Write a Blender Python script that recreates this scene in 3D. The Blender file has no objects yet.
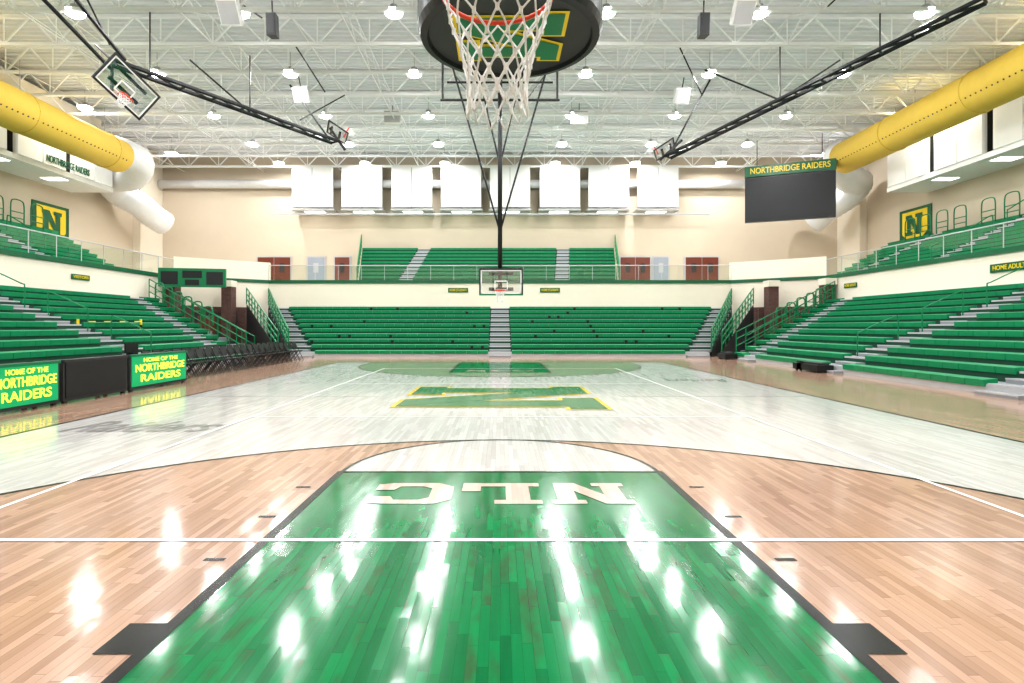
import bpy, bmesh, math, random
from mathutils import Vector, Matrix
random.seed(4)
sc=bpy.context.scene
F=560.0; VX=500.0; HY=326.5; CZ=1.69
def P(px,py,d): return Vector(((px-VX)*d/F, d, CZ+(HY-py)*d/F))
try:
    sc.view_settings.view_transform='Standard'
    sc.view_settings.look='Medium High Contrast'
except Exception as e: print(e)

# ------------------------------------------------ materials
def newmat(n):
    m=bpy.data.materials.new(n); m.use_nodes=True
    nt=m.node_tree; return m,nt,nt.nodes['Principled BSDF']
def mat(n,c,rough=0.5,metal=0.0,var=0.06,scale=3.0,emis=None,es=0.0,spec=0.5):
    m,nt,b=newmat(n)
    nz=nt.nodes.new('ShaderNodeTexNoise'); nz.inputs['Scale'].default_value=scale
    tc=nt.nodes.new('ShaderNodeTexCoord'); nt.links.new(tc.outputs['Object'],nz.inputs['Vector'])
    mx=nt.nodes.new('ShaderNodeMix'); mx.data_type='RGBA'
    mx.inputs[6].default_value=(*[max(0,x*(1-var)) for x in c],1)
    mx.inputs[7].default_value=(*[min(1,x*(1+var)) for x in c],1)
    nt.links.new(nz.outputs['Fac'],mx.inputs[0]); nt.links.new(mx.outputs[2],b.inputs['Base Color'])
    b.inputs['Roughness'].default_value=rough; b.inputs['Metallic'].default_value=metal
    b.inputs['Specular IOR Level'].default_value=spec
    if emis: b.inputs['Emission Color'].default_value=(*emis,1); b.inputs['Emission Strength'].default_value=es
    return m
def glassmat(n,tint=(0.9,0.97,0.95),fac=0.12):
    m,nt,b=newmat(n); nt.nodes.remove(b)
    o=nt.nodes['Material Output']; t=nt.nodes.new('ShaderNodeBsdfTransparent'); t.inputs[0].default_value=(*tint,1)
    g=nt.nodes.new('ShaderNodeBsdfGlossy'); g.inputs['Roughness'].default_value=0.03
    mx=nt.nodes.new('ShaderNodeMixShader'); mx.inputs[0].default_value=fac
    nt.links.new(t.outputs[0],mx.inputs[1]); nt.links.new(g.outputs[0],mx.inputs[2]); nt.links.new(mx.outputs[0],o.inputs[0])
    return m
def brickmat(n):
    m,nt,b=newmat(n)
    br=nt.nodes.new('ShaderNodeTexBrick'); br.inputs['Scale'].default_value=3.0
    br.inputs['Color1'].default_value=(0.12,0.045,0.035,1); br.inputs['Color2'].default_value=(0.07,0.03,0.025,1)
    br.inputs['Mortar'].default_value=(0.2,0.17,0.15,1); br.inputs['Mortar Size'].default_value=0.015
    g=nt.nodes.new('ShaderNodeNewGeometry'); s=nt.nodes.new('ShaderNodeSeparateXYZ'); c=nt.nodes.new('ShaderNodeCombineXYZ')
    nt.links.new(g.outputs['Position'],s.inputs[0]); 
    a=nt.nodes.new('ShaderNodeMath'); a.operation='ADD'
    nt.links.new(s.outputs[0],a.inputs[0]); nt.links.new(s.outputs[1],a.inputs[1])
    nt.links.new(a.outputs[0],c.inputs[0]); nt.links.new(s.outputs[2],c.inputs[1]); nt.links.new(c.outputs[0],br.inputs['Vector'])
    nt.links.new(br.outputs['Color'],b.inputs['Base Color']); b.inputs['Roughness'].default_value=0.8
    return m
def wood(n,c1,c2,gap=0.55,rough=0.12,stain=None,stain_amt=0.0,plankvar=1.0,spec=0.42):
    """glossy strip floor, boards running along Y, world-position driven"""
    m,nt,b=newmat(n); N=nt.nodes; L=nt.links
    def M(op,a,bv=None,cv=None):
        x=N.new('ShaderNodeMath'); x.operation=op
        for i,v in enumerate((a,bv,cv)):
            if v is None: continue
            if isinstance(v,(int,float)): x.inputs[i].default_value=v
            else: L.new(v,x.inputs[i])
        return x.outputs[0]
    g=N.new('ShaderNodeNewGeometry'); s=N.new('ShaderNodeSeparateXYZ'); L.new(g.outputs['Position'],s.inputs[0])
    W=0.058; LEN=0.62
    xr=M('DIVIDE',s.outputs[0],W); row=M('FLOOR',xr); fr=M('FRACT',xr)
    wn=N.new('ShaderNodeTexWhiteNoise'); wn.noise_dimensions='1D'; L.new(row,wn.inputs['W'])
    u=M('ADD',M('DIVIDE',s.outputs[1],LEN),M('MULTIPLY',wn.outputs['Value'],7.0))
    pid=M('FLOOR',u); fu=M('FRACT',u)
    cv=N.new('ShaderNodeCombineXYZ'); L.new(row,cv.inputs[0]); L.new(pid,cv.inputs[1])
    w2=N.new('ShaderNodeTexWhiteNoise'); w2.noise_dimensions='3D'; L.new(cv.outputs[0],w2.inputs['Vector'])
    # grain
    gv=N.new('ShaderNodeCombineXYZ'); L.new(M('MULTIPLY',s.outputs[0],28.0),gv.inputs[0]); L.new(M('MULTIPLY',s.outputs[1],1.6),gv.inputs[1]); L.new(w2.outputs['Value'],gv.inputs[2])
    gn=N.new('ShaderNodeTexNoise'); gn.inputs['Scale'].default_value=1.0; gn.inputs['Detail'].default_value=3; L.new(gv.outputs[0],gn.inputs['Vector'])
    f=M('ADD',M('MULTIPLY',w2.outputs['Value'],0.7*plankvar),M('MULTIPLY',gn.outputs['Fac'],0.45))
    mx=N.new('ShaderNodeMix'); mx.data_type='RGBA'; mx.inputs[6].default_value=(*c1,1); mx.inputs[7].default_value=(*c2,1); L.new(f,mx.inputs[0])
    out=mx.outputs[2]
    if stain:
        sn=N.new('ShaderNodeTexNoise'); sn.inputs['Scale'].default_value=1.0; sn.inputs['Detail'].default_value=4
        sv=N.new('ShaderNodeCombineXYZ'); L.new(M('MULTIPLY',s.outputs[0],9.0),sv.inputs[0]); L.new(M('MULTIPLY',s.outputs[1],3.0),sv.inputs[1]); L.new(w2.outputs['Value'],sv.inputs[2]); L.new(sv.outputs[0],sn.inputs['Vector'])
        thr=M('MULTIPLY',M('GREATER_THAN',w2.outputs['Value'],0.70),M('MULTIPLY',M('SMOOTH_MIN',M('MAXIMUM',M('SUBTRACT',sn.outputs['Fac'],.42),0.0),.25,.05),stain_amt))
        m3=N.new('ShaderNodeMix'); m3.data_type='RGBA'; L.new(thr,m3.inputs[0]); L.new(out,m3.inputs[6]); m3.inputs[7].default_value=(*stain,1); out=m3.outputs[2]
    gl=M('MAXIMUM',M('LESS_THAN',fr,0.035),M('LESS_THAN',fu,0.005))
    m2=N.new('ShaderNodeMix'); m2.data_type='RGBA'; L.new(M('MULTIPLY',gl,gap),m2.inputs[0]); L.new(out,m2.inputs[6]); m2.inputs[7].default_value=(c1[0]*.3,c1[1]*.3,c1[2]*.3,1)
    L.new(m2.outputs[2],b.inputs['Base Color'])
    # tiny per-board tilt plus soft finish waviness
    vs=N.new('ShaderNodeVectorMath'); vs.operation='SUBTRACT'; L.new(w2.outputs['Color'],vs.inputs[0]); vs.inputs[1].default_value=(.5,.5,.5)
    vm=N.new('ShaderNodeVectorMath'); vm.operation='MULTIPLY'; L.new(vs.outputs[0],vm.inputs[0]); vm.inputs[1].default_value=(0.016,0.013,0)
    bm=N.new('ShaderNodeBump'); bm.inputs['Strength'].default_value=0.04; bm.inputs['Distance'].default_value=0.02
    nn=N.new('ShaderNodeTexNoise'); nn.inputs['Scale'].default_value=6.0; L.new(g.outputs['Position'],nn.inputs['Vector']); L.new(nn.outputs['Fac'],bm.inputs['Height'])
    va=N.new('ShaderNodeVectorMath'); va.operation='ADD'; L.new(bm.outputs[0],va.inputs[0]); L.new(vm.outputs[0],va.inputs[1])
    vn=N.new('ShaderNodeVectorMath'); vn.operation='NORMALIZE'; L.new(va.outputs[0],vn.inputs[0]); L.new(vn.outputs[0],b.inputs['Normal'])
    b.inputs['Roughness'].default_value=rough; b.inputs['Specular IOR Level'].default_value=spec
    return m

TAN=wood('maple_floor',(0.27,0.165,0.115),(0.46,0.305,0.225))
SAGE=wood('maple_green_reflection',(0.22,0.26,0.17),(0.30,0.33,0.23),gap=0.3)  # far-arc maple, green reflection of the bleachers painted into its colour
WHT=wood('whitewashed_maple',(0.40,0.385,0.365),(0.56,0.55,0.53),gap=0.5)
GRN=wood('green_stained_maple',(0.0,0.085,0.024),(0.0,0.20,0.060),gap=0.5,stain=(0.035,0.07,0.028),stain_amt=3.2,spec=0.42)
GRNL=wood('green_court_paint',(0.0,0.10,0.033),(0.0,0.15,0.05),gap=0.3,spec=.3)
YELL=wood('yellow_court_paint',(0.65,0.42,0.01),(0.7,0.47,0.02),gap=0.2)
BLKL=mat('black_court_paint',(0.004,0.005,0.004),0.25,spec=.15)
WHL=mat('white_court_paint',(0.84,0.84,0.82),0.25,var=.02)
LET=wood('letter_wood',(0.42,0.32,0.265),(0.56,0.45,0.38),gap=0.2)
GRYL=wood('grey_court_paint',(0.27,0.26,0.25),(0.34,0.33,0.32),gap=0.1)

CREAM=mat('cream_paint',(0.76,0.69,0.58),0.7,var=0.02)
TANW=mat('tan_block_wall',(0.56,0.48,0.375),0.8,var=0.03,scale=1.0)
WHITE=mat('white_paint',(0.80,0.80,0.79),0.5,var=0.02)
DECK=mat('white_steel_deck',(0.80,0.82,0.85),0.6,var=0.03)
STEEL=mat('white_steel',(0.90,0.91,0.92),0.5,var=0.02)
SEAT=mat('green_bench_plastic',(0.001,0.225,0.088),0.42,var=0.12,scale=2.0)
SEATD=mat('dark_green_riser',(0.003,0.05,0.025),0.6)
RAILG=mat('green_rail_paint',(0.003,0.18,0.07),0.35)
TRIM=mat('green_trim',(0.003,0.10,0.04),0.4)
GREYM=mat('grey_steps',(0.26,0.27,0.29),0.5)
DGREY=mat('dark_grey',(0.03,0.032,0.035),0.6)
LGREY=mat('light_grey',(0.45,0.45,0.46),0.5)
BLACK=mat('black_steel',(0.008,0.008,0.010),0.4)
YELD=mat('yellow_duct_fabric',(0.66,0.46,0.085),0.7,var=0.05,spec=.25)
DUCTW=mat('white_flex_duct',(0.68,0.68,0.68),0.5)
MAROON=mat('maroon_door',(0.15,0.035,0.02),0.4)
BLUEG=mat('bluegrey_door',(0.30,0.33,0.38),0.4)
ORANGE=mat('orange_rim',(0.70,0.06,0.02),0.35)
NETM=mat('net_cord',(0.86,0.86,0.86),0.8)
YEL=mat('gold_paint',(0.78,0.57,0.02),0.4)
SCRN=mat('screen_black',(0.010,0.011,0.014),0.5)
LEDG=mat('led_green',(0.0,0.2,0.08),0.4,emis=(0.0,0.36,0.12),es=0.7)
LEDY=mat('led_yellow',(0.8,0.8,0.05),0.4,emis=(0.9,0.95,0.10),es=0.9)
EMI=mat('lamp_lens',(1,1,1),0.5,emis=(1,0.98,0.95),es=3.5)
LENS=mat('frosted_bowl',(1,1,1),0.5,emis=(1,0.99,0.98),es=60.0)
DISC=mat('drum_charcoal',(0.03,0.031,0.034),0.5)
GLASS=glassmat('railing_glass')
BGLASS=glassmat('backboard_glass',(0.93,0.95,0.96),0.14)
BRICK=brickmat('dark_red_brick')

# ------------------------------------------------ mesh builder
class MB:
    def __init__(s,name): s.n=name; s.bm=bmesh.new(); s.mats=[]
    def mi(s,m):
        if m not in s.mats: s.mats.append(m)
        return s.mats.index(m)
    def face(s,vs,i):
        try:
            f=s.bm.faces.new(vs); f.material_index=i; return f
        except ValueError: return None
    def hexa(s,c,m):
        i=s.mi(m); v=[s.bm.verts.new(p) for p in c]
        for q in ((0,1,2,3),(4,5,6,7),(0,1,5,4),(1,2,6,5),(2,3,7,6),(3,0,4,7)): s.face([v[k] for k in q],i)
    def box(s,x0,x1,y0,y1,z0,z1,m,T=None):
        c=[(x0,y0,z0),(x1,y0,z0),(x1,y1,z0),(x0,y1,z0),(x0,y0,z1),(x1,y0,z1),(x1,y1,z1),(x0,y1,z1)]
        if T: c=[T(*p) for p in c]
        s.hexa(c,m)
    def flat(s,pts,z,m):
        i=s.mi(m); v=[s.bm.verts.new((p[0],p[1],z)) for p in pts]; s.face(v,i)
    def prism(s,pts,z0,z1,m):
        i=s.mi(m); a=[s.bm.verts.new((p[0],p[1],z0)) for p in pts]; b=[s.bm.verts.new((p[0],p[1],z1)) for p in pts]
        s.face(a,i); s.face(b,i)
        for k in range(len(pts)): j=(k+1)%len(pts); s.face([a[k],a[j],b[j],b[k]],i)
    def tube(s,p,q,r,m,n=6,r2=None,cap=True):
        p=Vector(p); q=Vector(q); d=q-p
        if d.length<1e-6: return
        d.normalize(); up=Vector((0,0,1)) if abs(d.z)<0.95 else Vector((1,0,0))
        a=d.cross(up).normalized(); b=d.cross(a); i=s.mi(m); r2=r if r2 is None else r2
        A=[];B=[]
        for k in range(n):
            t=2*math.pi*(k+.5)/n; o=a*math.cos(t)+b*math.sin(t)
            A.append(s.bm.verts.new(p+o*r)); B.append(s.bm.verts.new(q+o*r2))
        for k in range(n):
            j=(k+1)%n; f=s.face([A[k],A[j],B[j],B[k]],i)
            if f and n>6: f.smooth=True
        if cap: s.face(A,i); s.face(B,i)
    def path(s,pts,r,m,n=12,ridge=0.0):
        pts=[Vector(p) for p in pts]; i=s.mi(m); prev=None; a=None
        for k,p in enumerate(pts):
            d=(pts[min(k+1,len(pts)-1)]-pts[max(k-1,0)]).normalized()
            if a is None:
                up=Vector((0,0,1)) if abs(d.z)<0.9 else Vector((1,0,0)); a=d.cross(up).normalized()
            else: a=(a-d*a.dot(d)).normalized()
            b=d.cross(a); rr=(r[k] if isinstance(r,(list,tuple)) else r)*(1+(ridge if k%2 else 0))
            ring=[s.bm.verts.new(p+(a*math.cos(2*math.pi*t/n)+b*math.sin(2*math.pi*t/n))*rr) for t in range(n)]
            if prev:
                for t in range(n):
                    f=s.face([prev[t],prev[(t+1)%n],ring[(t+1)%n],ring[t]],i)
                    if f: f.smooth=True
            else: s.face(ring,i)
            prev=ring
        s.face(prev,i)
    def done(s,loc=None,rotz=None,parent=None,norm=True):
        if norm: bmesh.ops.recalc_face_normals(s.bm,faces=s.bm.faces)
        me=bpy.data.meshes.new(s.n); s.bm.to_mesh(me); s.bm.free()
        for m in s.mats: me.materials.append(m)
        o=bpy.data.objects.new(s.n,me); sc.collection.objects.link(o)
        if loc is not None: o.location=loc
        if rotz is not None: o.rotation_euler[2]=rotz
        if parent: o.parent=parent
        return o
def empty(n,loc=(0,0,0),rotz=0):
    e=bpy.data.objects.new(n,None); sc.collection.objects.link(e); e.location=loc; e.rotation_euler[2]=rotz; return e
def text(n,body,w,h,loc,rot,m,parent=None,ext=0.004,shear=0):
    c=bpy.data.curves.new(n,'FONT'); c.body=body; c.size=1; c.extrude=ext; c.offset=0.012; c.align_x='CENTER'; c.align_y='CENTER'; c.shear=shear
    o=bpy.data.objects.new(n,c); sc.collection.objects.link(o); c.materials.append(m)
    bpy.context.view_layer.update()
    dx,dy=max(o.dimensions.x,.01),max(o.dimensions.y,.01)
    o.scale=(w/dx,h/dy,1); o.location=loc; o.rotation_euler=rot
    if parent: o.parent=parent
    return o
def smooth_path(ctrl,k=8):
    c=[Vector(p) for p in ctrl]; out=[]
    for i in range(len(c)-1):
        p0=c[max(i-1,0)];p1=c[i];p2=c[i+1];p3=c[min(i+2,len(c)-1)]
        for j in range(k):
            t=j/k; out.append(0.5*((2*p1)+(p2-p0)*t+(2*p0-5*p1+4*p2-p3)*t*t+(3*p1-p0-3*p2+p3)*t**3))
    out.append(c[-1]); return out

# ------------------------------------------------ room shell
XS=29.5; YF=48.0; YB=-14.0; ZC=16.5; ZD=4.76; XB=21.0; YW=39.5
m=MB('floor'); m.box(-XS,XS,YB,YF,-0.3,0,TAN); m.done()
m=MB('wall_far'); m.box(-XS-.3,XS+.3,YF,YF+.3,0,ZC+.3,TANW); m.done()
m=MB('wall_back'); m.box(-XS-.3,XS+.3,YB-.3,YB,0,ZC+.3,CREAM); m.done()
m=MB('wall_left'); m.box(-XS-.3,-XS,YB,YF,0,ZC+.3,TANW); m.done()
m=MB('wall_right'); m.box(XS,XS+.3,YB,YF,0,ZC+.3,TANW); m.done()
# ceiling : corrugated deck
m=MB('ceiling'); i=m.mi(DECK); y=YB; prev=None; k=0
prof=[(0,0),(0.16,0),(0.20,-0.12),(0.36,-0.12)]
while y<YF:
    for dy,dz in prof:
        r=[m.bm.verts.new((-XS,y+dy,ZC+dz)),m.bm.verts.new((XS,y+dy,ZC+dz))]
        if prev: m.face([prev[0],prev[1],r[1],r[0]],i)
        prev=r
    y+=0.40
m.box(-XS,XS,YB,YF,ZC+.1,ZC+.3,DECK); m.done()

# ---- lower bowl walls + upper deck
m=MB('balcony_deck')
XS2=XS-.01; YF2=YF-.01; YB2=YB+.01
m.prism([(-XS2,YB2),(-XB,YB2),(-XB,36),(-XS2,36)],0.0,ZD,CREAM)
m.prism([(XS2,YB2),(XB,YB2),(XB,36),(XS2,36)],0.0,ZD,CREAM)
m.prism([(-XS2,36),(-XB,36),(-16.3,YW),(-16.3,YF2),(-XS2,YF2)],0.0,ZD,CREAM)
m.prism([(XS2,36),(XB,36),(16.3,YW),(16.3,YF2),(XS2,YF2)],0.0,ZD,CREAM)
m.prism([(-16.3,YW),(16.3,YW),(16.3,YF2),(-16.3,YF2)],0.0,ZD,CREAM)
m.done()
m=MB('trim_balcony')
m.box(-XB-.1,-XB+.08,YB,36,ZD-.02,ZD+.2,TRIM); m.box(XB-.08,XB+.1,YB,36,ZD-.02,ZD+.2,TRIM)
m.box(-16.3,16.3,YW-.08,YW+.1,ZD-.02,ZD+.2,TRIM)
for s in(-1,1):
    m.prism([(s*XB,36-.08),(s*16.3,YW-.08),(s*16.3,YW+.1),(s*XB,36+.1)],ZD-.02,ZD+.2,TRIM)
m.done()
for s in (-1,1):
    m=MB('parapet_wall')
    m.prism([(s*XB,36.02),(s*16.3,YW+.02),(s*16.3,YW+.3),(s*XB,36.3)],ZD+.2,6.2,CREAM); m.done()
# glass railing
def glassrail(pts,z):
    m=MB('glass_railing')
    for a,b in zip(pts[:-1],pts[1:]):
        a=Vector((*a,0));b=Vector((*b,0)); L=(b-a).length; n=max(1,round(L/1.6)); d=(b-a)/n
        for k in range(n):
            p=a+d*k+d*0.02; q=a+d*(k+1)-d*0.02
            i=m.mi(GLASS); v=[m.bm.verts.new((p.x,p.y,z)),m.bm.verts.new((q.x,q.y,z)),m.bm.verts.new((q.x,q.y,z+1.0)),m.bm.verts.new((p.x,p.y,z+1.0))]; m.face(v,i)
        for k in range(n+1):
            p=a+d*k; m.tube((p.x,p.y,z),(p.x,p.y,z+1.02),0.02,LGREY,4)
        m.tube((a.x,a.y,z+1.04),(b.x,b.y,z+1.04),0.03,LGREY,6)
    return m.done()
glassrail([(-XB,YB+1),(-XB,36)],ZD+.2); glassrail([(XB,YB+1),(XB,36)],ZD+.2); glassrail([(-16.3,YW),(16.3,YW)],ZD+.2)

# ---- corner entries: brick piers, recessed entries
for s in(-1,1):
    m=MB('brick_pier'); px=s*17.9; m.box(px-.32,px+.32,36.6,37.3,0,4.3,BRICK); m.box(px-.36,px+.36,36.5,37.35,4.3,ZD-.05,CREAM); m.done()
    m=MB('brick_pier'); px=s*20.6; m.box(px-.32,px+.32,34.9,35.6,0,4.3,BRICK); m.box(px-.36,px+.36,34.8,35.65,4.3,ZD-.05,CREAM); m.done()
    m=MB('entry_portal')
    a=Vector((s*20.6,36.0,0)); b=Vector((s*17.2,38.55,0)); nrm=Vector((-s*0.6,-0.8,0)).normalized()*0.08
    for t0,t1,z1,mm in((0,1,3.0,BRICK),(0.2,0.8,2.6,DGREY),(0.24,0.49,2.4,MAROON),(0.51,0.76,2.4,MAROON)):
        off=nrm*(1+{3.0:0,2.6:1,2.4:1.5}[z1])
        p=a+(b-a)*t0+off;q=a+(b-a)*t1+off; bk=-nrm
        m.prism([(p.x,p.y),(q.x,q.y),(q.x+bk.x,q.y+bk.y),(p.x+bk.x,p.y+bk.y)],0,z1,mm)
    m.done()

# ------------------------------------------------ court
Y0=0.70; YE=26.3; XC=7.62; BK=2.3; BKF=24.7; R3=6.02; YM=13.5; FT=6.5; FTF=20.5
court=empty('basketball_court')
def arc(cx,cy,r,a0,a1,n=48): return [(cx+r*math.cos(math.radians(a0+(a1-a0)*k/n)),cy+r*math.sin(math.radians(a0+(a1-a0)*k/n))) for k in range(n+1)]
def strip(m,pts,w,z,mt):
    i=m.mi(mt); n=len(pts); L=[]
    for k in range(n):
        a=Vector(pts[max(k-1,0)]);b=Vector(pts[min(k+1,n-1)]); d=(b-a).normalized(); nn=Vector((-d.y,d.x))*w/2; p=Vector(pts[k])
        L.append((m.bm.verts.new((*(p+nn),z)),m.bm.verts.new((*(p-nn),z))))
    for a,b in zip(L[:-1],L[1:]): m.face([a[0],a[1],b[1],b[0]],i)
m=MB('playing_surface')
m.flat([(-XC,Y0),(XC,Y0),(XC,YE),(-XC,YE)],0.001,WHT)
m.flat([(R3,Y0),*arc(0,BK,R3,0,180),(-R3,Y0)],0.002,TAN)
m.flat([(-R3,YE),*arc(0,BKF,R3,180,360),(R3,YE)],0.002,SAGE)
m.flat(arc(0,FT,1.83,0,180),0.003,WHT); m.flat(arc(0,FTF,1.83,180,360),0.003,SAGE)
m.flat([(-1.83,Y0),(1.83,Y0),(1.83,FT),(-1.83,FT)],0.003,GRN)
m.flat([(-1.83,YE),(1.83,YE),(1.83,FTF),(-1.83,FTF)],0.003,GRN)
m.done(parent=court)
m=MB('court_lines'); z=0.005
strip(m,[(-XC,Y0),(-XC,YE)],.07,z,BLKL); strip(m,[(XC,Y0),(XC,YE)],.07,z,BLKL)
strip(m,[(-XC,Y0),(XC,Y0)],.08,z,BLKL); strip(m,[(-XC,YE),(XC,YE)],.08,z,BLKL)
for a,b in((-XC,-2.9),(2.9,XC)): strip(m,[(a,YM),(b,YM)],.03,z+.0002,GRYL)
for q,(cy,e,ft,sg) in enumerate(((BK,Y0,FT,1),(BKF,YE,FTF,-1))):
    a=arc(0,cy,R3,0,180*sg); strip(m,[(R3,e)]+a+[(-R3,e)],.06,z+.0003,BLKL)
    for s in(-1,1): strip(m,[(s*1.85,e),(s*1.85,ft+.03)],.08,z+.0004,BLKL)
    strip(m,[(-1.81,ft),(1.81,ft)],.05,z+.0006,BLKL)
    strip(m,arc(0,ft,1.83,0,180*sg),.05,z+.0008,BLKL)
    for s in(-1,1):
        y0=e+sg*2.18; x0=1.89
        m.flat([(s*x0,y0),(s*(x0+.21),y0),(s*(x0+.21),y0+sg*.30),(s*x0,y0+sg*.30)],z,BLKL)
        for ftm in(11,14,17): 
            yy=e+sg*ftm*.3048; xo=.1; m.flat([(s*(x0+xo),yy-.025),(s*(x0+xo+.15),yy-.025),(s*(x0+xo+.15),yy+.025),(s*(x0+xo),yy+.025)],z,BLKL)
strip(m,[(-4.62,4.42),(4.62,4.42)],.055,.0075,WHL); strip(m,[(-4.62,22.5),(4.62,22.5)],.055,.0075,WHL)
for s in(-1,1): strip(m,[(s*4.65,4.42),(s*4.65,22.53)],.05,.0069,WHL)
for yy in(10.5,16.5): strip(m,[(-4.65,yy),(4.65,yy)],.04,.0066,WHL)
m.done(parent=court)
# block letters (convex pieces in unit box)
def R(a,b,c,d): return [(a,c),(b,c),(b,d),(a,d)]
GL={'N':[R(.08,.32,0,1),R(.68,.92,0,1),R(0,.42,0,.17),R(0,.3,.83,1),R(.58,1,.83,1),[(.10,1),(.36,1),(.90,0),(.64,0)]],
    'L':[R(.14,.44,0,1),R(0,.58,.83,1),R(0,1,0,.18),R(.76,1,0,.42)],
    'C':[R(0,.28,.2,.8),[(0,.8),(.28,.72),(.4,.82),(.2,1)],[(0,.2),(.2,0),(.4,.18),(.28,.28)],R(.2,.8,.82,1),R(.2,.8,0,.18),
         [(.8,1),(.7,.82),(.76,.66),(1,.66),(1,.95)],[(.8,0),(1,.08),(1,.36),(.76,.36),(.7,.18)]]}
def offs(poly,o):
    n=len(poly); A=sum(poly[k][0]*poly[(k+1)%n][1]-poly[(k+1)%n][0]*poly[k][1] for k in range(n))
    if A<0: poly=poly[::-1]
    out=[]
    for k in range(n):
        p0=Vector(poly[k-1]);p=Vector(poly[k]);p1=Vector(poly[(k+1)%n]); d0=(p-p0).normalized(); d1=(p1-p).normalized()
        n0=Vector((d0.y,-d0.x)); n1=Vector((d1.y,-d1.x)); b=(n0+n1); b=b/max(b.length_squared/2,0.35); out.append(tuple(p+b*o))
    return out
def glyph(m,ch,fn,z,mt,w,h,o=0.0,dz=.0003):
    for q,poly in enumerate(GL[ch]):
        p=[(a*w,b*h) for a,b in poly]
        if o: p=offs(p,o)
        i=m.mi(mt); v=[m.bm.verts.new(fn(a,b,z+q*dz)) for a,b in p]; m.face(v,i)
m=MB('court_lettering')
# NLC rotated 180 deg
lw=.80;lh=.70
for k,ch in enumerate('NLC'):
    ox=1.30-k*(lw+.09)
    glyph(m,ch,lambda a,b,z,ox=ox:(ox-a,6.02-b,z),.006,LET,lw,lh)
    glyph(m,ch,lambda a,b,z,ox=ox:(-ox+a,20.98+b,z),.006,LET,lw,lh)
# centre N, turned 90 deg
fN=lambda a,b,z:(b-2.2, YM-2.1+(4.2-a),z)
glyph(m,'N',fN,.0072,YELL,4.2,4.4,.10); glyph(m,'N',fN,.0100,GRNL,4.2,4.4)
m.done(parent=court,norm=False)
text('court_script','Raiders',2.4,1.0,(-6.0,9.4,.008),(0,0,0),GRYL,court,0.0,.4)
text('court_script','Raiders',2.0,.9,(6.2,17.6,.008),(0,0,math.radians(180)),GRYL,court,0.0,.4)

# ------------------------------------------------ bleachers
def bleacher(name,T,n,run,rise,z0,ul,ur,aisles,seg=0.6,zbase=0.0,aw=1.3,marks=False,skirt=DGREY):
    m=MB(name)
    for i in range(n):
        t=i/(n-1); L=ul(t);Rr=ur(t); zd=zbase+z0+i*rise; v0=i*run; v1=(i+1)*run
        m.box(L,Rr,v0,v1,zbase,zd,skirt if i else LGREY,T)
        m.box(L,Rr,v0-.005,v0+.01,zd-rise+0.02,zd-.04,SEATD if i else LGREY,T)
        m.box(L,Rr,v0+.3,v1-.01,zd,zd+.015,GREYM,T)
        au=sorted([a(t) if callable(a) else a for a in aisles])
        segs=[];c=L
        for a in au:
            segs.append((c,a-aw/2)); c=a+aw/2
        segs.append((c,Rr))
        for s0,s1 in segs:
            if s1-s0<.3: continue
            k=max(1,round((s1-s0)/seg)); w=(s1-s0)/k
            for j in range(k):
                a=s0+j*w+.008; b=s0+(j+1)*w-.008
                m.hexa([T(a,v0-.05,zd-.07),T(b,v0-.05,zd-.07),T(b,v0+.30,zd-.02),T(a,v0+.30,zd-.02),
                        T(a,v0-.07,zd+.10),T(b,v0-.07,zd+.10),T(b,v0+.30,zd+.13),T(a,v0+.30,zd+.13)],SEAT)
                if marks and random.random()<0.08 and i>0: m.box(a+.15,a+.32,v0-.09,v0-.05,zd-.16,zd+.04,BLACK,T)
        for a in au:
            if a<L or a>Rr: continue
            m.box(a-aw/2+.05,a+aw/2-.05,v0-.35,v0+.02,zd-rise,zd-rise/2,GREYM,T)
            m.box(a-aw/2+.05,a+aw/2-.05,v0,v1,zd,zd+.02,GREYM,T)
            m.box(a-aw/2+.05,a+aw/2-.05,v0-.36,v0-.33,zd-rise/2-.03,zd-rise/2+.005,LGREY,T)
            m.box(a-aw/2+.05,a+aw/2-.05,v0-.01,v0+.03,zd-.03,zd+.025,LGREY,T)
    return m.done()
def lerp(a,b): return lambda t:a+(b-a)*t
Tf=lambda u,v,z:(u,31+v,z)
bleacher('lower_bleachers',Tf,10,.85,.3,.25,lerp(-11.6,-16.0),lerp(11.6,16.0),[0,lerp(-10.9,-15.2),lerp(10.9,15.2)],marks=True)
Tr=lambda u,v,z:(12.2+v,u,z)
Tl=lambda u,v,z:(-12.2-v,u,z)
bleacher('lower_bleachers',Tr,11,.79,.3,.25,lerp(-8,-8),lerp(29,34.6),[-2,6,13.4,20.5,lerp(27.3,32.5)])
bleacher('lower_bleachers',Tl,11,.79,.3,.25,lerp(-8,-8),lerp(27,33.0),[-2,6,14,21,lerp(25.5,31)])
Tuf=lambda u,v,z:(u,42+v,z)
bleacher('upper_bleachers',Tuf,10,.58,.35,.3,lerp(-10.6,-11.6),lerp(8.8,9.6),[lerp(-7.2,-6.4),lerp(4.6,5.3)],zbase=ZD,aw=1.1)
Tur=lambda u,v,z:(23+v,u,z); Tul=lambda u,v,z:(-23-v,u,z)
bleacher('upper_bleachers',Tur,9,.68,.33,.3,lerp(0,0),lerp(39,41),[6,14,22,30,36.5],zbase=ZD,aw=1.1)
bleacher('upper_bleachers',Tul,9,.68,.33,.3,lerp(0,0),lerp(34,36),[6,14,22,29],zbase=ZD,aw=1.1)

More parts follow.
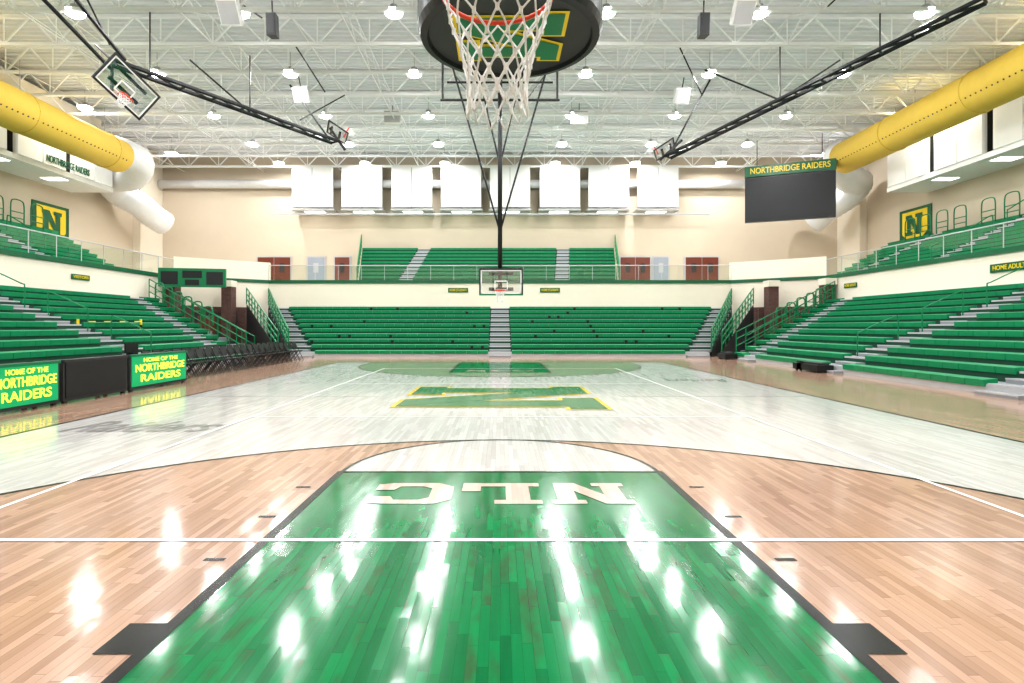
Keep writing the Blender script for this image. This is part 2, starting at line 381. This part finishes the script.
# railings
def sloped_rail(name,a,b,h=1.0,n=8,mt=RAILG,r=.03,mid=2,curtain=False):
    m=MB(name); a=Vector(a);b=Vector(b)
    for k in range(n+1):
        p=a+(b-a)*k/n; m.tube(p,p+Vector((0,0,h)),r,mt)
    for j in range(mid+1):
        o=Vector((0,0,h*(1-j/(mid+1)))); m.tube(a+o,b+o,r,mt)
    if curtain:
        d=Vector((.02,.02,0)); z=lambda v,q:Vector((v.x,v.y,q))
        m.hexa([z(a,0.01),z(b,0.01),z(b,0.01)+d,z(a,0.01)+d,a,b,b+d,a+d],DGREY)
    return m.done()
for s in(-1,1):
    sloped_rail('bleacher_end_rail',(s*11.75,31.1,.4),(s*16.25,39.3,3.2),1.15,12,curtain=True,r=.04)
    sloped_rail('bleacher_end_rail',(s*12.4,31.3,.3),(s*17.2,38.0,3.2),1.1,10,curtain=True,r=.04)
sloped_rail('bleacher_end_rail',(12.3,29.15,.3),(20.8,34.8,3.4),1.1,12)
sloped_rail('bleacher_end_rail',(-12.3,27.15,.3),(-20.8,33.2,3.4),1.1,12)
sloped_rail('bleacher_end_rail',(-10.7,41.9,5.0),(-11.8,47.7,8.4),1.1,8,r=.04)
sloped_rail('bleacher_end_rail',(8.95,41.9,5.0),(9.8,47.7,8.4),1.1,8,r=.04)
def loops(name,pts,h=1.0,w=.5,axis='y',mt=RAILG):
    m=MB(name)
    for p in pts:
        p=Vector(p); o=Vector((0,w,0)) if axis=='y' else Vector((w,0,0.0))
        m.path(smooth_path([p,p+Vector((0,0,h*.8)),p+o*.2+Vector((0,0,h)),p+o*.8+Vector((0,0,h)),p+o+Vector((0,0,h*.8)),p+o],4),.035,mt,6)
        m.tube(p+Vector((0,0,h*.5)),p+o+Vector((0,0,h*.5)),.03,mt)
        m.tube(p+Vector((0,0,h*.25)),p+o+Vector((0,0,h*.25)),.03,mt)
    return m.done()
# aisle hand-loops climbing bleachers
for s in(-1,1):
    for a in (6,13.4 if s>0 else 14,20.5 if s>0 else 21):
        m=MB('aisle_handrail')
        for i in(1,4,7):
            x=s*(12.2+i*.79+.1); z=.3*i+.3; x2=s*(12.2+(i+2)*.79); z2=z+.6
            m.path(smooth_path([(x,a,z),(x,a,z+.8),(x+s*.15,a,z+.92),(x2-s*.15,a,z2+.85),(x2,a,z2+.75),(x2,a,z2)],4),.022,RAILG,6)
        m.done()
    for a in (14,22,30):
        m=MB('aisle_handrail')
        for i in(0,3,6):
            x=s*(23+i*.68+.1); z=ZD+.33*i+.3; x2=s*(23+(i+2)*.68); z2=z+.66
            m.path(smooth_path([(x,a,z),(x,a,z+.85),(x+s*.15,a,z+.98),(x2-s*.15,a,z2+.9),(x2,a,z2+.8),(x2,a,z2)],4),.03,RAILG,6)
        m.done()
# tall stepped guard loops: side upper stands and above the corner vomitories
for s,ys in((1,[26+k*1.5 for k in range(5)]+[34+k*1.4 for k in range(4)]),(-1,[23+k*1.6 for k in range(4)]+[31+k*1.4 for k in range(3)])):
    loops('guard_rail',[(s*28.3,y,7.7) for y in ys],1.4,.9)
for s in(-1,1):
    m=MB('guard_rail')
    for k in range(6):
        x=s*(15.6+k*.85); y=31.6+k*.52+(0 if s>0 else -1.2); z=1.75+k*.30
        p=Vector((x,y,z)); o=Vector((s*.7,.4,0))
        m.path(smooth_path([p,p+Vector((0,0,.8)),p+o*.2+Vector((0,0,1)),p+o*.8+Vector((0,0,1)),p+o+Vector((0,0,.8)),p+o],4),.04,RAILG,6)
        m.tube(p+Vector((0,0,.5)),p+o+Vector((0,0,.5)),.03,RAILG)
    m.done()
# entry stair rails in the corners
for s in(-1,1):
    m=MB('entry_stair_rail')
    for k in range(6):
        x=s*(14.6+k*.9); y=33.3+k*.32; z=.0
        m.tube((x,y,z),(x,y,1.1+k*.42),.03,RAILG); m.tube((x,y,1.1+k*.42),(x+s*.9,y+.32,1.1+(k+1)*.42),.03,RAILG); m.tube((x,y,.6+k*.42),(x+s*.9,y+.32,.6+(k+1)*.42),.03,RAILG)
    m.done()
    m=MB('entry_stairs')
    for k in range(8): m.box(min(s*(14.9+k*.6),s*(15.5+k*.6)),max(s*(14.9+k*.6),s*(15.5+k*.6)),33.9+k*.1,35.4+k*.1,0,.2+k*.2,DGREY if k%2 else GREYM)
    m.done()

# ------------------------------------------------ upper walls furniture
def door(n,x0,x1,z1,mt,parts=2):
    m=MB(n); y=YF-.01; m.box(x0-.1,x1+.1,y-.08,y,ZD+.01,z1+.1,LGREY); w=(x1-x0)/parts
    for k in range(parts):
        m.box(x0+k*w+.03,x0+(k+1)*w-.03,y-.14,y-.06,ZD+.01,z1,mt); m.box(x0+k*w+w*.35,x0+k*w+w*.65,y-.16,y-.13,z1-1.3,z1-.5,DGREY if mt is MAROON else LGREY)
    m.done()
di=1
for a,b,mt,p in((258,291,MAROON,2),(308,325,BLUEG,1),(335,350,MAROON,1),(620,650,MAROON,2),(653,668,BLUEG,1),(685,718,MAROON,2)):
    door('door_%d'%di,(a-500)*48/560,(b-500)*48/560,7.6,mt,p); di+=1
# acoustic panels on far wall
for c in (312,361.5,411.5,461,510,560,609,658.5):
    d=46.3; x=(c-500)*d/F; w=20*d/F
    m=MB('acoustic_panel'); z0=CZ+(HY-207)*d/F; z1=CZ+(HY-165)*d/F
    m.box(x-w,x-.03,d,d+.4,z0,z1,WHITE); m.box(x+.03,x+w,d,d+.4,z0,z1,WHITE); m.box(x-w+.1,x+w-.1,d+.1,46.9,z0+.2,z1-.1,LGREY)
    m.box(x-w-.1,x+w+.1,d+.1,YF-.02,z0-.25,z0-.1,LGREY); m.box(x-.8,x+.8,d+.5,d+1.1,z0-.28,z0-.25,EMI)
    m.done()
m=MB('support_beam'); m.box(-19,17.5,46.6,46.8,11.0,11.12,LGREY); m.done()
# side bulkheads with panels & soffit lights
for s in(-1,1):
    m=MB('soffit_bulkhead'); m.box(min(s*26.6,s*29.49),max(s*26.6,s*29.49),-4,38.5,10.9,11.2,WHITE)
    m.box(min(s*27.4,s*29.49),max(s*27.4,s*29.49),-4,38.5,11.2,15.9,CREAM)
    for k in range(9):
        y=1+k*4.2; m.box(min(s*27.2,s*28.4),max(s*27.2,s*28.4),y,y+.7,10.88,10.9,EMI)
    m.done()
    for k in range(10):
        y=-2+k*4.1
        m=MB('acoustic_panel')
        m.box(min(s*26.5,s*26.8),max(s*26.5,s*26.8),y,y+1.65,11.2,14.4,WHITE); m.box(min(s*26.5,s*26.8),max(s*26.5,s*26.8),y+1.72,y+3.4,11.2,14.4,WHITE)
        m.box(min(s*26.8,s*27.38),max(s*26.8,s*27.38),y+.2,y+3.2,11.4,14.2,DGREY); m.done()
    m=MB('wall_pilaster'); m.box(min(s*28.9,s*29.49),max(s*28.9,s*29.49),45,47.99,ZD+.01,ZC-.2,CREAM); m.done()
# banners on side walls
for s,ya,z0 in((-1,35.2,6.8),(1,38.2,7.2)):
    e=empty('school_banner'); m=MB('banner_cloth'); x=s*29.45
    m.box(min(x,x-s*.05),max(x,x-s*.05),ya,ya+3,z0,z0+2.9,TRIM)
    x2=x-s*.07
    i=m.mi(YEL); yc=ya+1.5; zc=z0+1.5
    v=[m.bm.verts.new((x2,yc+a,zc+b)) for a,b in((-1.2,1.2),(1.2,1.2),(1.2,-.35),(0,-1.34),(-1.2,-.35))]; m.face(v,i)
    fn=lambda a,b,z:(x2-s*z, yc+(-s)*(-.8+a), zc-.5+b)
    glyph(m,'N',fn,.04,TRIM,1.6,1.45)
    m.done(parent=e,norm=False)
e=empty('wall_sign')
text('sign_letters','NORTHBRIDGE RAIDERS',3.4,.42,(-26.47,34.4,11.55),(math.pi/2,0,math.pi/2),TRIM,e,.01)
# ------------------------------------------------ ducts
for s,z,ye in((-1,12.4,35.2),(1,13.45,39)):
    m=MB('yellow_air_duct'); Rr=1.02 if s<0 else 1.08
    m.path([(s*24,y,z) for y in (-10,0,10,20,30,ye)],Rr,YELD,32)
    for a in(205,):
        for k in range(160):
            y=-5+k*.3
            if y>ye-.5: break
            aa=math.radians(a if s>0 else 180-a); cx=math.cos(aa); cz=math.sin(aa); p=Vector((s*24+cx*Rr*.99,y,z+cz*Rr*.99)); q=p+Vector((cx,0,cz))*.02
            m.tube(p,q,.045,DGREY,6)
    for y in range(-8,int(ye),6):
        m.path(smooth_path([(s*24+(Rr+.01)*math.cos(t),y,z+(Rr+.01)*math.sin(t)) for t in [k*math.pi/8 for k in range(17)]],2),.03,YELD,6)
        m.tube((s*24,y,z+Rr),(s*24,y,15),.015,LGREY,4)
    m.done()
m=MB('white_flex_duct'); m.path(smooth_path([P(112,151,35.3),P(122,153,36.3),P(138,162,37.6),P(132,176,39),P(112,180,40.2),P(118,192,41.5),P(140,205,42.7),P(150,214,43.7),P(165,224,45)],7),.92,DUCTW,20,.045); m.done()
m=MB('white_flex_duct'); m.path(smooth_path([P(849,152,39.1),P(840,154,40),P(838,165,41),P(848,178,42),P(858,183,43),P(848,196,44),P(830,208,45),P(812,222,46.2)],7),.97,DUCTW,20,.045); m.done()
m=MB('white_air_duct'); m.path([(-28.8,47.45,13.75),(-10,47.45,13.75),(5,47.45,13.75),(21,47.45,13.75)],.36,DUCTW,16); m.done()

# ------------------------------------------------ roof joists
m=MB('roof_joists'); zt=16.25; zb=14.95
ys=[-11+2.87*k for k in range(21)]
for y in ys:
    m.box(-XS+.02,XS-.02,y-.09,y+.09,zt-.08,zt+.08,STEEL); m.box(-XS+.02,XS-.02,y-.09,y+.09,zb-.07,zb+.07,STEEL)
    n=24; w=2*(XS-.05)/n
    for k in range(n):
        x0=-XS+.05+k*w
        m.tube((x0,y,zt),(x0+w/2,y,zb),.05,STEEL,4,cap=False); m.tube((x0+w/2,y,zb),(x0+w,y,zt),.05,STEEL,4,cap=False)
        m.tube((x0+w/2,y,zb),(x0+w/2,y,zt),.03,STEEL,4,cap=False)
for k in range(9):
    x=-27+k*6.75
    m.tube((x,YB,zb),(x,YF,zb),.03,STEEL,4); m.tube((x,YB,zt-.12),(x,YF,zt-.12),.03,STEEL,4)
    for a,b in zip(ys[:-1],ys[1:]):
        m.tube((x,a,zb),(x,b,zt),.028,STEEL,4,cap=False); m.tube((x,a,zt),(x,b,zb),.028,STEEL,4,cap=False)
for x in(-20.2,-9,0,9,20.2): m.tube((x,YB,zb+.1),(x,YF,zb+.1),.022,STEEL,4)
m.done()
# lights
lm=MB('ceiling_light'); 
lm.tube((0,0,0),(0,0,.10),.40,WHITE,20,r2=.30); lm.tube((0,0,.10),(0,0,.28),.16,LGREY,12); lm.tube((0,0,.28),(0,0,1.1),.02,LGREY,4)
lm.tube((0,0,0),(0,0,-.09),.38,LENS,20,r2=.36); lm.tube((0,0,-.09),(0,0,-.17),.36,LENS,20,r2=.24)
L0=lm.done(); first=True
ld=bpy.data.lights.new('lamp','AREA'); ld.shape='DISK'; ld.size=.5; ld.energy=235; ld.color=(.98,.985,1.0)
def fixture(x,y):
    global first
    o=L0 if first else bpy.data.objects.new('ceiling_light',L0.data)
    if not first: sc.collection.objects.link(o)
    first=False; o.location=(x,y,15.0)
    l=bpy.data.objects.new('lamp',ld); sc.collection.objects.link(l); l.parent=o; l.location=(0,0,-.18)
for yy in(-5.2,.6,6.4,12.1,17.9,23.7,29.4,35.2,40.8,45.6):
    for xx in(-18,-11,-4.5,4.5,11,18): fixture(xx,yy)
for yy in(4,14,24,34,43):
    for s in(-1,1): fixture(s*25.2,yy)

# ------------------------------------------------ hung drum with N
m=MB('center_hung_drum'); zb=8.72; cy=13.8; cx0=.24
def ring(r,z): return [m.bm.verts.new((cx0+r*math.cos(2*math.pi*k/64),cy+r*math.sin(2*math.pi*k/64),z)) for k in range(64)]
levels=[(1.98,zb+.10),(2.02,zb+.0),(2.18,zb+.03),(2.25,zb+.2),(2.25,zb+1.1),(2.1,zb+1.25)]
rs=[ring(r,z) for r,z in levels]; i=m.mi(DISC); j=m.mi(BLACK)
for q,(a,b) in enumerate(zip(rs[:-1],rs[1:])):
    for k in range(64): m.face([a[k],a[(k+1)%64],b[(k+1)%64],b[k]],j)
m.face(rs[0],i); m.face(rs[-1],j)
for k in range(4):
    t=math.pi/4+k*math.pi/2; m.tube((cx0+1.6*math.cos(t),cy+1.6*math.sin(t),zb+1.2),(cx0+.7*math.cos(t),cy+.7*math.sin(t),15),.02,BLACK,4)
fD=lambda a,b,z:(cx0+b-1.25, cy-1.1+(2.2-a),z)
glyph(m,'N',fD,zb+.08,YEL,2.2,2.5,.09,dz=-.002); glyph(m,'N',fD,zb+.06,RAILG,2.2,2.5,dz=-.002)
m.done()

# ------------------------------------------------ near hoop
def backboard(m,c,ry=0,T=None,w=1.83,h=1.07,pad=RAILG,f=.045):
    """board in local frame: x right, z up, y front"""
    m.box(-w/2,w/2,-.01,.01,0,h,BGLASS,T)
    for a in((-w/2-f,w/2+f,-f,0),(-w/2-f,w/2+f,h,h+f)): m.box(a[0],a[1],-.03,.03,a[2],a[3],pad if a[2]<0 else DGREY,T)
    for a in((-w/2-f,-w/2),(w/2,w/2+f)): m.box(a[0],a[1],-.03,.03,0,h,DGREY,T)
    for a in((-w/2,w/2,0,.05),(-w/2,w/2,h-.05,h),(-.3,.3,.15,.2),(-.3,.3,.55,.6)): m.box(a[0],a[1],.011,.014,a[2],a[3],WHITE,T)
    for a in((-w/2,-w/2+.05,0,h),(w/2-.05,w/2,0,h),(-.3,-.25,.15,.6),(.25,.3,.15,.6)): m.box(a[0],a[1],.011,.014,a[2],a[3],WHITE,T)
def rimnet(m,T,length=.5,fine=True,r=.2286):
    n=48 if fine else 20
    pts=[T(r*math.cos(2*math.pi*k/n),r*math.sin(2*math.pi*k/n),0) for k in range(n+1)]
    m.path(pts,.010 if fine else .028,ORANGE,8 if fine else 5)
    ns=12; rows=7
    prof=[.222,.205,.180,.155,.135,.122,.118,.128]
    cr=.0042 if fine else .01
    for sgn in(-1,1):
        for k in range(ns):
            pl=[]
            for q in range(rows*3+1):
                v=q/3; i0=min(int(v),rows-1); rr=prof[i0]+(prof[i0+1]-prof[i0])*(v-i0)
                rr+= .004*sgn*math.sin(v*math.pi)
                a=2*math.pi*(k+sgn*v*.5)/ns; pl.append(T(rr*math.cos(a),rr*math.sin(a),-.015-length*v/rows+(.012*math.sin(a*3))*v/rows))
            m.path(pl,cr,NETM,6 if fine else 4)
    if fine:
        for k in range(ns):
            a=2*math.pi*k/ns; m.tube(T(r*math.cos(a),r*math.sin(a),-.02),T(r*.97*math.cos(a),r*.97*math.sin(a),.005),.007,ORANGE,6)
            for v in range(1,rows):
                a=2*math.pi*(k+.5*(v%2))/ns; p=Vector(T(prof[v]*math.cos(a),prof[v]*math.sin(a),-.015-length*v/rows)); m.tube(p+Vector((0,0,.012)),p-Vector((0,0,.012)),.008,NETM,6)
m=MB('basketball_hoop')
T=lambda x,y,z:(x,1.89+y,2.92+z)
backboard(m,None,T=T)
rimnet(m,lambda x,y,z:(x-.01,BK+y,3.06+z))
m.box(-.1,.1,1.90,2.08,3.02,3.07,ORANGE); m.box(-.08,.08,1.7,1.9,2.98,3.9,BLACK)
for s in(-1,1):
    m.tube((s*.6,1.8,3.8),(s*.6,1.6,15),.05,BLACK); m.tube((s*.6,1.8,3.2),(s*.6,-4,14.9),.035,BLACK)
    m.tube((s*.6,1.8,3.8),(s*.6,1.8,3.1),.05,BLACK)
for z in(3.2,3.8,8,12): m.tube((-.6,1.75,z),(.6,1.75,z),.04,BLACK)
m.done()
# far hoop
m=MB('basketball_hoop'); D=25.1
T=lambda x,y,z:(x+.05,D-y,3.15+z)
backboard(m,None,T=T,f=.07)
rimnet(m,lambda x,y,z:(x,D-.42-y,3.28+z),fine=False)
m.box(-.1,.1,D-.2,D,3.22,3.3,ORANGE)
m.tube((0,D+.3,3.3),(0,D+.3,15),.11,BLACK,8)
m.box(-.5,.6,D+.1,D+.3,3.3,3.45,BLACK); m.box(-.5,.6,D+.1,D+.3,4.0,4.12,BLACK)
top=P(500,100,D+.3).z
m.tube((-2.7,D+.3,top),(2.7,D+.3,top),.06,BLACK); m.tube((-2.4,D+.3,top+.8),(2.4,D+.3,top+.8),.05,BLACK)
for s in(-1,1):
    m.tube((s*2.6,D+.3,15),(0,D+.3,6.0),.045,BLACK); m.tube((s*1.4,D+.3,15),(0,D+.3,9),.04,BLACK)
    m.tube((s*1.2,D+.3,top),(s*2.4,D+4.5,15),.035,BLACK); m.tube((s*2.6,D+.3,top),(s*2.6,D+.3,15),.05,BLACK)
m.tube((0,D+.3,5),(0,D+6,15),.035,BLACK)
m.done()
# side-court hoops folded up under roof
def folded(name,bc,rotz,tilt,arms,hang,roll=0,ry=.4):
    m=MB(name)
    M=Matrix.Translation(bc)@Matrix.Rotation(rotz,4,'Z')@Matrix.Rotation(tilt,4,'X')@Matrix.Rotation(roll,4,'Y')
    T=lambda x,y,z:tuple(M@Vector((x,y,z-.5)))
    backboard(m,None,T=T,pad=BLACK,f=.07)
    rimnet(m,lambda x,y,z:T(x,y+ry,z+.15),fine=False,length=.4)
    m.box(-.1,.1,.0,.2,.1,.17,ORANGE,T); m.box(-.6,.6,-.12,-.05,.3,.42,BLACK,T); m.box(-.6,.6,-.12,-.05,.8,.9,BLACK,T)
    for a,b,r in arms: m.tube(a,b,r,BLACK,6)
    for a in hang: m.tube(a,(a[0],a[1],15.0),.03,BLACK,4)
    return m.done()
def truss(a,b,w,r,n=8):
    a=Vector(a);b=Vector(b); d=(b-a).normalized(); s=d.cross(Vector((0,0,1))).normalized()*w
    out=[(a+s,b+s,r),(a-s,b-s,r)]
    for k in range(n+1):
        p=a+(b-a)*k/n; out.append((p+s,p-s,r*.6))
        if k<n: q=a+(b-a)*(k+1)/n; out.append((p+s,q-s,r*.5))
    return out
A=P(127,88,20)
folded('folded_basketball_hoop',A,math.radians(-118),math.radians(-20),
   [(P(112,70,20.5),P(15,-30,17.5),.07),(P(125,60,20.8),P(60,-20,18),.07),(P(118,66,20.4),P(96,45,22),.05),(P(112,90,20.4),P(112,64,20.6),.06)],[tuple(P(60,0,18))],roll=math.radians(-28))
B=P(338,133,31)
folded('folded_basketball_hoop',B,math.radians(-70),math.radians(60),
   truss(P(335,142,31),P(112,62,22),.28,.095)+[(P(330,140,31),P(290,85,31),.05),(P(250,112,27),P(190,60,27),.04),(P(345,150,31),P(330,128,31),.07)],[tuple(P(250,112,27.5)),tuple(P(150,76,23.5))])
B=P(664,150,31)
folded('folded_basketball_hoop',B,math.radians(70),math.radians(60),
   truss(P(668,157,31),P(985,0,21),.28,.095,12)+[(P(668,157,31),P(710,80,31),.05),(P(780,100,26.5),P(705,70,29),.04),(P(780,100,26.5),P(840,60,26.5),.04),(P(660,160,31),P(682,140,31),.07)],[tuple(P(780,100,26.5)),tuple(P(880,50,23.8))])
m=MB('hoop_winch_frame')
for a,b in(((235,0,24),(262,18,24)),((295,45,27),(325,92,29)),((300,120,30),(345,95,32)),((680,48,28),(702,95,30)),((840,-5,24),(822,12,24)),((85,-5,20),(110,45,21))): m.tube(P(*a),P(*b),.035,BLACK)
m.done()
# speakers / ceiling boxes
def boxobj(n,px,py,d,w,h,dp,mt,tilt=.4):
    m=MB(n); m.hexa([(-w/2,-dp/2,-h/2),(w/2,-dp/2,-h/2),(w/2*.8,dp/2,-h/2),(-w/2*.8,dp/2,-h/2),(-w/2,-dp/2,h/2),(w/2,-dp/2,h/2),(w/2*.8,dp/2,h/2),(-w/2*.8,dp/2,h/2)],mt)
    m.box(-w/2+.05,w/2-.05,-dp/2-.02,-dp/2,-h/2+.05,h/2-.05,LGREY if mt is WHITE else BLACK)
    m.tube((0,0,h/2),(0,0,h/2+.5),.03,BLACK,4)
    o=m.done(); o.location=P(px,py,d); o.rotation_euler=(tilt,0,0)
for px in(273,703): 
    boxobj('black_loudspeaker',px,26,21,.36,.8,.4,BLACK,.1)
for px,py in((231,12),(742,12)): boxobj('white_loudspeaker',px,py,22,.8,.9,.5,WHITE,.6)
for px,py in((302,94),(681,95)): boxobj('white_loudspeaker',px,py,31,.8,.8,.6,WHITE,.6)
for px,py in((393,118),(579,118)): boxobj('white_loudspeaker',px,py,36,1.1,.8,.6,WHITE,.1)
boxobj('white_loudspeaker',905,207,44,.3,1.0,.3,WHITE,0)

# ------------------------------------------------ video board
A=P(745,222,40.5); Bp=P(836,217,38.3); dv=Bp-A; ang=math.atan2(dv.y,dv.x); W=math.hypot(dv.x,dv.y)
e=empty('video_board',(A.x,A.y,A.z-.05),ang)
m=MB('screen'); m.box(0,W,0,.35,0,3.2,BLACK); m.box(.1,W-.1,-.02,0,.1,3.1,SCRN); m.box(-.02,W+.02,-.05,.35,3.25,4.0,TRIM)
for x in(.8,W-.8): m.tube((x,.2,4.0),(x,.2,5.9),.03,BLACK,4)
m.done(parent=e)
text('board_title','NORTHBRIDGE RAIDERS',W*.88,.42,(W/2,-.07,3.63),(math.pi/2,0,0),YEL,e)
# scoreboard at corner
e=empty('scoreboard',(P(162,287,34.4).x,34.0,P(162,287,34.4).z),math.radians(12))
m=MB('scoreboard_case'); m.box(0,3.8,0,.2,0,1.15,RAILG)
for a,b,c,d2 in((.15,1.1,.15,.95),(1.35,2.45,.55,1.0),(2.7,3.65,.15,.95),(1.5,2.3,.12,.45)): m.box(a,b,-.02,0,c,d2,SCRN)
m.tube((.6,.1,-.0),(.6,.1,-.2),.05,BLACK); m.done(parent=e)
# small signs
def sign(body,c,w,h,face):
    e=empty('seating_sign',c, {'y':0,'l':math.pi/2,'r':-math.pi/2}[face]); m=MB('plate'); m.box(-w/2,w/2,-.03,.0,-h/2,h/2,TRIM); m.done(parent=e)
    text('lettering',body,w*.85,h*.55,(0,-.04,0),(math.pi/2,0,0),YEL,e)
sign('HOME STUDENTS',(P(458,290,39.4).x,39.48,4.25),1.4,.32,'y'); sign('HOME STUDENTS',(P(550,290,39.4).x,39.48,4.25),1.4,.32,'y')
sign('HOME ADULTS',(20.98,23,4.15),1.9,.36,'r'); sign('VISITORS',(-20.98,28,4.15),1.2,.26,'l'); sign('HOME ADULTS',(20.98,33.5,4.15),1.2,.28,'r')

# ------------------------------------------------ scorer's tables
XT=-9.5
for y0,y1,kind in((6.2,8.3,1),(8.45,10.3,2),(10.4,12.1,1),(12.2,14.3,2),(14.4,17.0,1)):
    e=empty('scorers_table'); m=MB('table_body')
    m.box(XT-.75,XT-.1,y0,y1,.86,.92,BLACK); m.box(XT-.1,XT-.02,y0,y1,.05,.96,DGREY)
    m.box(XT-.75,XT-.68,y0+.05,y0+.12,0,.86,BLACK); m.box(XT-.75,XT-.68,y1-.12,y1-.05,0,.86,BLACK)
    m.box(XT-.1,XT-.04,y0+.05,y0+.15,0,.06,BLACK); m.box(XT-.1,XT-.04,y1-.15,y1-.05,0,.06,BLACK)
    m.box(XT-.02,XT,y0+.06,y1-.06,.12,.9,LEDG if kind==1 else SCRN)
    m.box(XT-.03,XT+.015,y0,y1,.9,.96,RAILG if kind==1 else DGREY)
    m.done(parent=e)
    if kind==1:
        yc=(y0+y1)/2; w=y1-y0
        text('led_text','HOME OF THE',w*.6,.11,(XT+.012,yc,.79),(math.pi/2,0,math.pi/2),LEDY,e)
        text('led_text','NORTHBRIDGE',w*.86,.2,(XT+.012,yc,.58),(math.pi/2,0,math.pi/2),LEDY,e)
        text('led_text','RAIDERS',w*.7,.2,(XT+.012,yc,.31),(math.pi/2,0,math.pi/2),LEDY,e)
m=MB('table_monitor'); m.box(XT-.5,XT-.45,14.9,15.4,.98,1.25,BLACK); m.box(XT-.55,XT-.35,15.05,15.25,.921,.98,BLACK); m.done()
# folding chairs
m=MB('folding_chair')
for s in(-.21,.21):
    m.tube((.24,s,0),(-.2,s,.86),.016,BLACK,6); m.tube((-.24,s,0),(.14,s,.46),.016,BLACK,6)
m.hexa([(-.18,-.2,.43),(.2,-.2,.45),(.2,.2,.45),(-.18,.2,.43),(-.18,-.2,.47),(.2,-.2,.49),(.2,.2,.49),(-.18,.2,.47)],BLACK)
m.hexa([(-.13,-.2,.60),(-.10,-.2,.60),(-.10,.2,.60),(-.13,.2,.60),(-.22,-.2,.90),(-.19,-.2,.91),(-.19,.2,.91),(-.22,.2,.90)],BLACK)
m.tube((.2,-.21,.06),(.2,.21,.06),.01,BLACK,6); m.tube((-.2,-.21,.06),(-.2,.21,.06),.01,BLACK,6)
C0=m.done(); k=0
for row,xx in((0,-10.3),(1,-11.2)):
    for q in range(20):
        yy=17.8+q*.56+(.2 if row else 0)
        o=C0 if k==0 else bpy.data.objects.new('folding_chair',C0.data)
        if k: sc.collection.objects.link(o)
        k+=1; o.location=(xx,yy,0); o.rotation_euler[2]=random.uniform(-.06,.06)
# yellow barrier on left stand
m=MB('yellow_barrier'); 
a=P(78,345,21.5); b=P(141,342,24.5)
for p in(a,b): m.tube((p.x,p.y,p.z),(p.x,p.y,p.z+1.0),.05,YEL); m.tube((p.x,p.y,p.z+.02),(p.x,p.y,p.z+.05),.2,BLACK,12); m.tube((p.x,p.y,p.z+.6),(p.x,p.y,p.z+.75),.06,BLACK)
for k in range(8):
    p=a+(b-a)*k/8+Vector((0,0,.9));q=a+(b-a)*(k+1)/8+Vector((0,0,.9)); m.tube(p,q,.03,YEL if k%2 else BLACK,4)
m.done()
# stand power units at foot of right stand
for y,l in((28.6,1.0),(20.3,1.4),(21.4,.6)):
    m=MB('bleacher_power_unit'); m.box(11.5,12.1,y,y+l,.05,.28,BLACK); m.box(11.6,12.0,y+.1,y+l-.1,.28,.36,DGREY)
    for q in(y+.15,y+l-.15): m.tube((11.55,q,.06),(11.62,q,.06),.06,BLACK,10)
    m.done()
# camera
cd=bpy.data.cameras.new('camera'); cd.sensor_width=36; cd.lens=F/1024*36; cd.shift_x=12/1024; cd.shift_y=-15/1024; cd.clip_end=200; cd.clip_start=.05
co=bpy.data.objects.new('camera',cd); sc.collection.objects.link(co); co.location=(0,0,CZ); co.rotation_euler=(math.pi/2,0,0); sc.camera=co
w=bpy.data.worlds.new('world'); sc.world=w; w.use_nodes=True; w.node_tree.nodes['Background'].inputs[0].default_value=(.8,.85,.9,1); w.node_tree.nodes['Background'].inputs[1].default_value=.3
